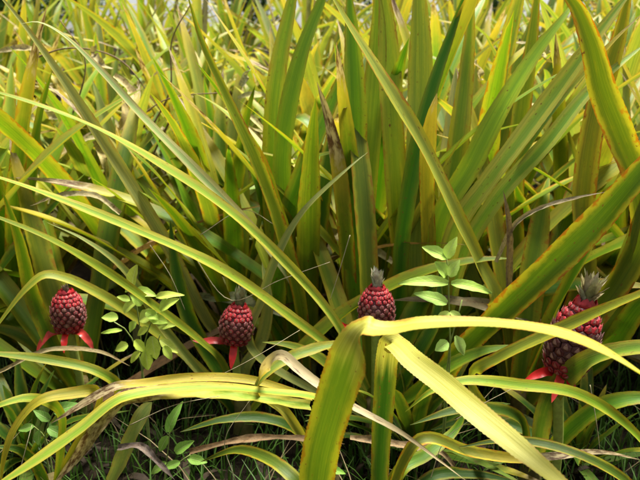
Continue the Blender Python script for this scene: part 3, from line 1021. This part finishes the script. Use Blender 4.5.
# young suckers low on the ground
for (x, y) in [(-.80, 1.36), (.26, 1.38), (.70, 1.34)]:
    e, c = scatter(rngf.randrange(4), x, y, rngf.uniform(0, 6.28), rngf.uniform(.26, .36), 'small young pineapple sucker low on the ground among the fruiting plants',
                   free=1.0, group='young suckers on the ground', wide=1.7)
    e.name = 'pineapple_sucker'
    e['category'] = 'sucker'
print('field leaves', nleaf)

# ------------------------------------------------------------------ dead leaves, straws, dry stalks


def loose(name, pts, wpx, label, cat, group=None, col=STRAW, **kw):
    W = [at(*p) for p in pts]
    b = W[0].copy()
    Ym = sum(p[2] for p in pts) / len(pts)
    me = strap(name, [p - b for p in W], wpx * Ym * 1.1 / FPX, M_DEAD, rows=40, cols=4, crumple=kw.pop('crumple', .14), channel=.6, teeth=.02, **kw)
    o = add(name, me, None, col, loc=b)
    tag(o, label, cat, group)
    return o


GD = 'dead leaves fallen among the plants'
loose('dead_leaf', [(508, 296, 1.42), (509, 250, 1.42), (507, 212, 1.42), (503, 190, 1.42)], 7, 'upright withered brown leaf above the bright folded leaf tip', 'dead leaf', GD, (.34, .24, .12))
loose('dead_leaf', [(496, 262, 1.44), (515, 225, 1.42), (545, 207, 1.38), (580, 197, 1.34), (606, 192, 1.32)], 5, 'thin straw coloured leaf curving behind the orange edged leaf', 'dead leaf', GD, (.44, .36, .22))
loose('dead_leaf', [(190, 452, 1.14), (240, 440, 1.13), (290, 438, 1.13), (345, 444, 1.14)], 7, 'curled brown dead leaf lying behind the folded green leaf', 'dead leaf', GD, (.30, .19, .10), wave=.25)
loose('dead_leaf', [(350, 438, 1.16), (400, 445, 1.16), (440, 452, 1.16), (460, 475, 1.15)], 9, 'twisted pale brown dead leaf on the ground by the bent yellow leaf', 'dead leaf', GD, (.36, .25, .14), wave=.2)
loose('dead_leaf', [(118, 448, 1.0), (140, 446, .99), (158, 462, .98), (175, 480, .97)], 7, 'grey shrivelled leaf hanging beside the low shaded weed', 'dead leaf', GD, (.22, .17, .15), wave=.2)
loose('dead_leaf', [(0, 372, 1.32), (50, 350, 1.34), (100, 352, 1.36), (130, 366, 1.37)], 5, 'narrow straw leaf lying under the drooping red bracts', 'dead leaf', GD, (.42, .33, .16))
loose('dead_leaf', [(120, 214, 1.62), (95, 196, 1.62), (60, 196, 1.62), (30, 206, 1.62)], 6, 'pale curled leaf caught behind the long yellow leaf', 'dead leaf', GD, (.5, .42, .22))


rngd = random.Random(77)
for i in range(30):
    x, y, Y = rngd.uniform(10, 300), rngd.uniform(25, 215), rngd.uniform(2.05, 2.7)
    if i > 22:
        x = rngd.uniform(430, 630)
    a, L, k = rngd.uniform(0, 6.28), rngd.uniform(14, 34), rngd.uniform(-1.2, 1.2)
    P = [(x, y, Y)]
    for q in range(4):
        x, y, a = x + math.cos(a) * L * .4, y + math.sin(a) * L * .4, a + k * .5
        P.append((x, y, Y + rngd.uniform(-.03, .03)))
    loose('dry_leaf_curl', P, rngd.uniform(5, 9), 'pale dry leaf curl caught up in the thicket behind the fruiting row', 'dry leaf', 'dry leaf curls caught in the thicket',
          vary((.52, .45, .20), rngd, .2), rng=rngd, twist=rngd.uniform(-1, 1), crumple=.03)


def straw(pts, r, label, col=(.42, .36, .22), group='thin dry straws in the undergrowth', name='straw', cat='straw'):
    W = [at(*p) for p in pts]
    b = W[0].copy()
    o = add(name, tube(name, [p - b for p in W], r, r * .5, M_STRAW, 22, 5, .15), None, col, loc=b)
    tag(o, label, cat, group)


for i, p in enumerate([[(190, 250, 1.5), (230, 300, 1.46), (280, 280, 1.44), (330, 262, 1.44)], [(150, 245, 1.5), (170, 275, 1.48), (185, 310, 1.46)],
                       [(350, 235, 1.5), (338, 275, 1.48), (330, 300, 1.46)], [(200, 385, 1.2), (250, 360, 1.18), (300, 330, 1.22)],
                       [(130, 425, 1.0), (175, 405, .98), (220, 396, .97)], [(20, 470, .98), (28, 440, 1.0), (32, 425, 1.02)],
                       [(200, 235, 1.6), (245, 210, 1.6), (275, 225, 1.58)],
                       [(455, 420, 1.16), (490, 400, 1.14), (520, 385, 1.16)], [(590, 385, 1.15), (596, 420, 1.13), (600, 450, 1.12)],
                       [(430, 480, 1.08), (445, 440, 1.1), (470, 420, 1.12)], [(235, 480, 1.1), (225, 440, 1.1), (250, 400, 1.12)]]):
    straw(p, .0011, 'thin dry straw tangled low between the pineapple leaves')
for i, p in enumerate([[(150, 130, 2.3), (170, 90, 2.3), (172, 40, 2.3), (190, 5, 2.3)], [(90, 200, 2.2), (130, 130, 2.2), (165, 100, 2.2), (230, 92, 2.2)],
                       [(30, 60, 2.4), (70, 48, 2.4), (120, 60, 2.4), (160, 110, 2.4)], [(170, 120, 2.2), (150, 170, 2.2), (165, 235, 2.2)],
                       [(55, 150, 2.3), (70, 120, 2.3), (85, 60, 2.3), (60, 20, 2.3)]]):
    straw(p, .004, 'dry brown vine climbing through the leaves of the thicket', (.20, .13, .07), 'dry vines in the thicket', 'dry_vine', 'vine')

# ------------------------------------------------------------------ ground cover: grass and litter
def grass(name, n, xr, yr, hr, width, col, seed, lean=.6, mat=M_GRASS):
    rng = random.Random(seed)
    V, F = [], []
    for _ in range(n):
        y = rng.uniform(*yr)
        x = rng.uniform(*xr) * (y * .6 + .35)
        h = rng.uniform(*hr)
        a = rng.uniform(0, 6.28)
        d = Vector((math.cos(a), math.sin(a), 0))
        s = Vector((-d.y, d.x, 0))
        le = rng.uniform(.1, lean) * h
        b = len(V)
        p = Vector((x, y, -.01 + slope(y)))
        for k in range(5):
            t = k / 4
            c = p + d * le * t * t + Vector((0, 0, h * (t - .25 * t * t)))
            wdt = width * (1 - t) ** .6 * .5 + .0002
            V += [c - s * wdt, c + s * wdt]
        F += [(b + 2 * k, b + 2 * k + 1, b + 2 * k + 3, b + 2 * k + 2) for k in range(4)]
    o = add(name, mesh(name, V, F, mat), None, col)
    o['kind'] = 'stuff'
    return o


tag(grass('grass', 5200, (-1, 1), (.95, 2.3), (.05, .20), .006, (.07, .15, .02), 1), 'fine green grass growing low between the pineapple plants', 'grass')
tag(grass('dry_grass', 800, (-1, 1), (1.0, 4.5), (.06, .34), .004, (.18, .14, .07), 2, 1.1, M_STRAW), 'fine withered grass lying low between the pineapple plants', 'dry grass')


def litter():
    rng = random.Random(9)
    V, F = [], []
    for _ in range(900):
        y = rng.uniform(.9, 4.0)
        x = rng.uniform(-1, 1) * (y * .6 + .3)
        L, wd = rng.uniform(.03, .16), rng.uniform(.006, .022)
        a = rng.uniform(0, 6.28)
        d = Vector((math.cos(a), math.sin(a), rng.uniform(-.1, .25)))
        s = Vector((-d.y, d.x, rng.uniform(-.4, .4)))
        p = Vector((x, y, rng.uniform(.0, .03) + slope(y)))
        b = len(V)
        for k in range(4):
            t = k / 3 - .5
            c = p + d * L * t + Vector((0, 0, .02 * math.cos(t * 3)))
            q = wd * (.5 if k in (1, 2) else .15)
            V += [c - s * q, c + s * q]
        F += [(b + 2 * k, b + 2 * k + 1, b + 2 * k + 3, b + 2 * k + 2) for k in range(3)]
    o = add('leaf_litter', mesh('leaf_litter', V, F, M_STRAW), None, (.032, .021, .011))
    o['kind'] = 'stuff'
    tag(o, 'brown leaf litter covering the shaded soil', 'leaf litter')


litter()

# ------------------------------------------------------------------ shrubs and trees beyond the field


def tree(X, Y, h, rx, rz, nleaf, leaf, col, label, seed, group='trees beyond the field', name='tree'):
    rng = random.Random(seed)
    e = empty(name, (X, Y, slope(Y)))
    tag(e, label, 'tree', group)
    add('trunk', tube('trunk', [(0, 0, -.1), (.05, 0, h * .35), (-.03, .05, h * .75)], h * .028, h * .012, M_BARK, 14, 9, .08, rng), e, (.14, .11, .08))
    cents = []
    for i in range(16):
        a, r = rng.uniform(0, 6.28), rng.random() ** .5
        zz = rng.uniform(-1, 1)
        c = Vector((math.cos(a) * r * rx * math.sqrt(1 - zz * zz * .8), math.sin(a) * r * rx * math.sqrt(1 - zz * zz * .8), h - rz + zz * rz))
        cents.append((c, rng.uniform(.22, .42) * rx))
        if i < 9:
            add('limb', tube('limb', [(0, 0, h * rng.uniform(.2, .5)), c * .5 + Vector((0, 0, h * .12)), c], h * .011, h * .003, M_BARK, 9, 6, .1, rng), e, (.14, .11, .08))
    V, F = [], []
    for _ in range(nleaf):
        c, r = rng.choice(cents)
        d = Vector((rng.gauss(0, 1), rng.gauss(0, 1), rng.gauss(0, .8)))
        d = d.normalized() * r * rng.random() ** .45
        p = c + d
        a = Vector((rng.gauss(0, 1), rng.gauss(0, 1), rng.gauss(-.3, .7))).normalized() * leaf * rng.uniform(.6, 1.2)
        s = a.cross(Vector((rng.gauss(0, 1), rng.gauss(0, 1), rng.gauss(0, 1)))).normalized() * leaf * .26
        b = len(V)
        V += [p, p + a * .45 - s, p + a, p + a * .45 + s]
        F.append((b, b + 1, b + 2, b + 3))
    add('crown', mesh('crown', V, F, M_TREE, smooth=False), e, col)
    return e


tree(-4.6, 9.6, 3.2, 1.9, 1.5, 9000, .13, (.10, .20, .03), 'bushy bright green tree beyond the field behind the pale bowing leaves', 31)
tree(-6.6, 13.5, 4.4, 2.6, 2.1, 9000, .16, (.06, .12, .02), 'dark green tree farther back beyond the bushy bright green tree', 32)
tree(-1.5, 13.0, 4.0, 1.6, 1.7, 5000, .14, (.08, .15, .025), 'thin crowned tree beyond the orange edged leaves', 33)
tree(2.4, 11.5, 3.6, 2.0, 1.7, 8000, .14, (.08, .15, .02), 'dense green tree beyond the tall upright blades', 34)
tree(6.4, 11.0, 3.8, 2.3, 1.8, 8000, .14, (.07, .13, .02), 'round dark tree beyond the wide orange edged leaf', 35)
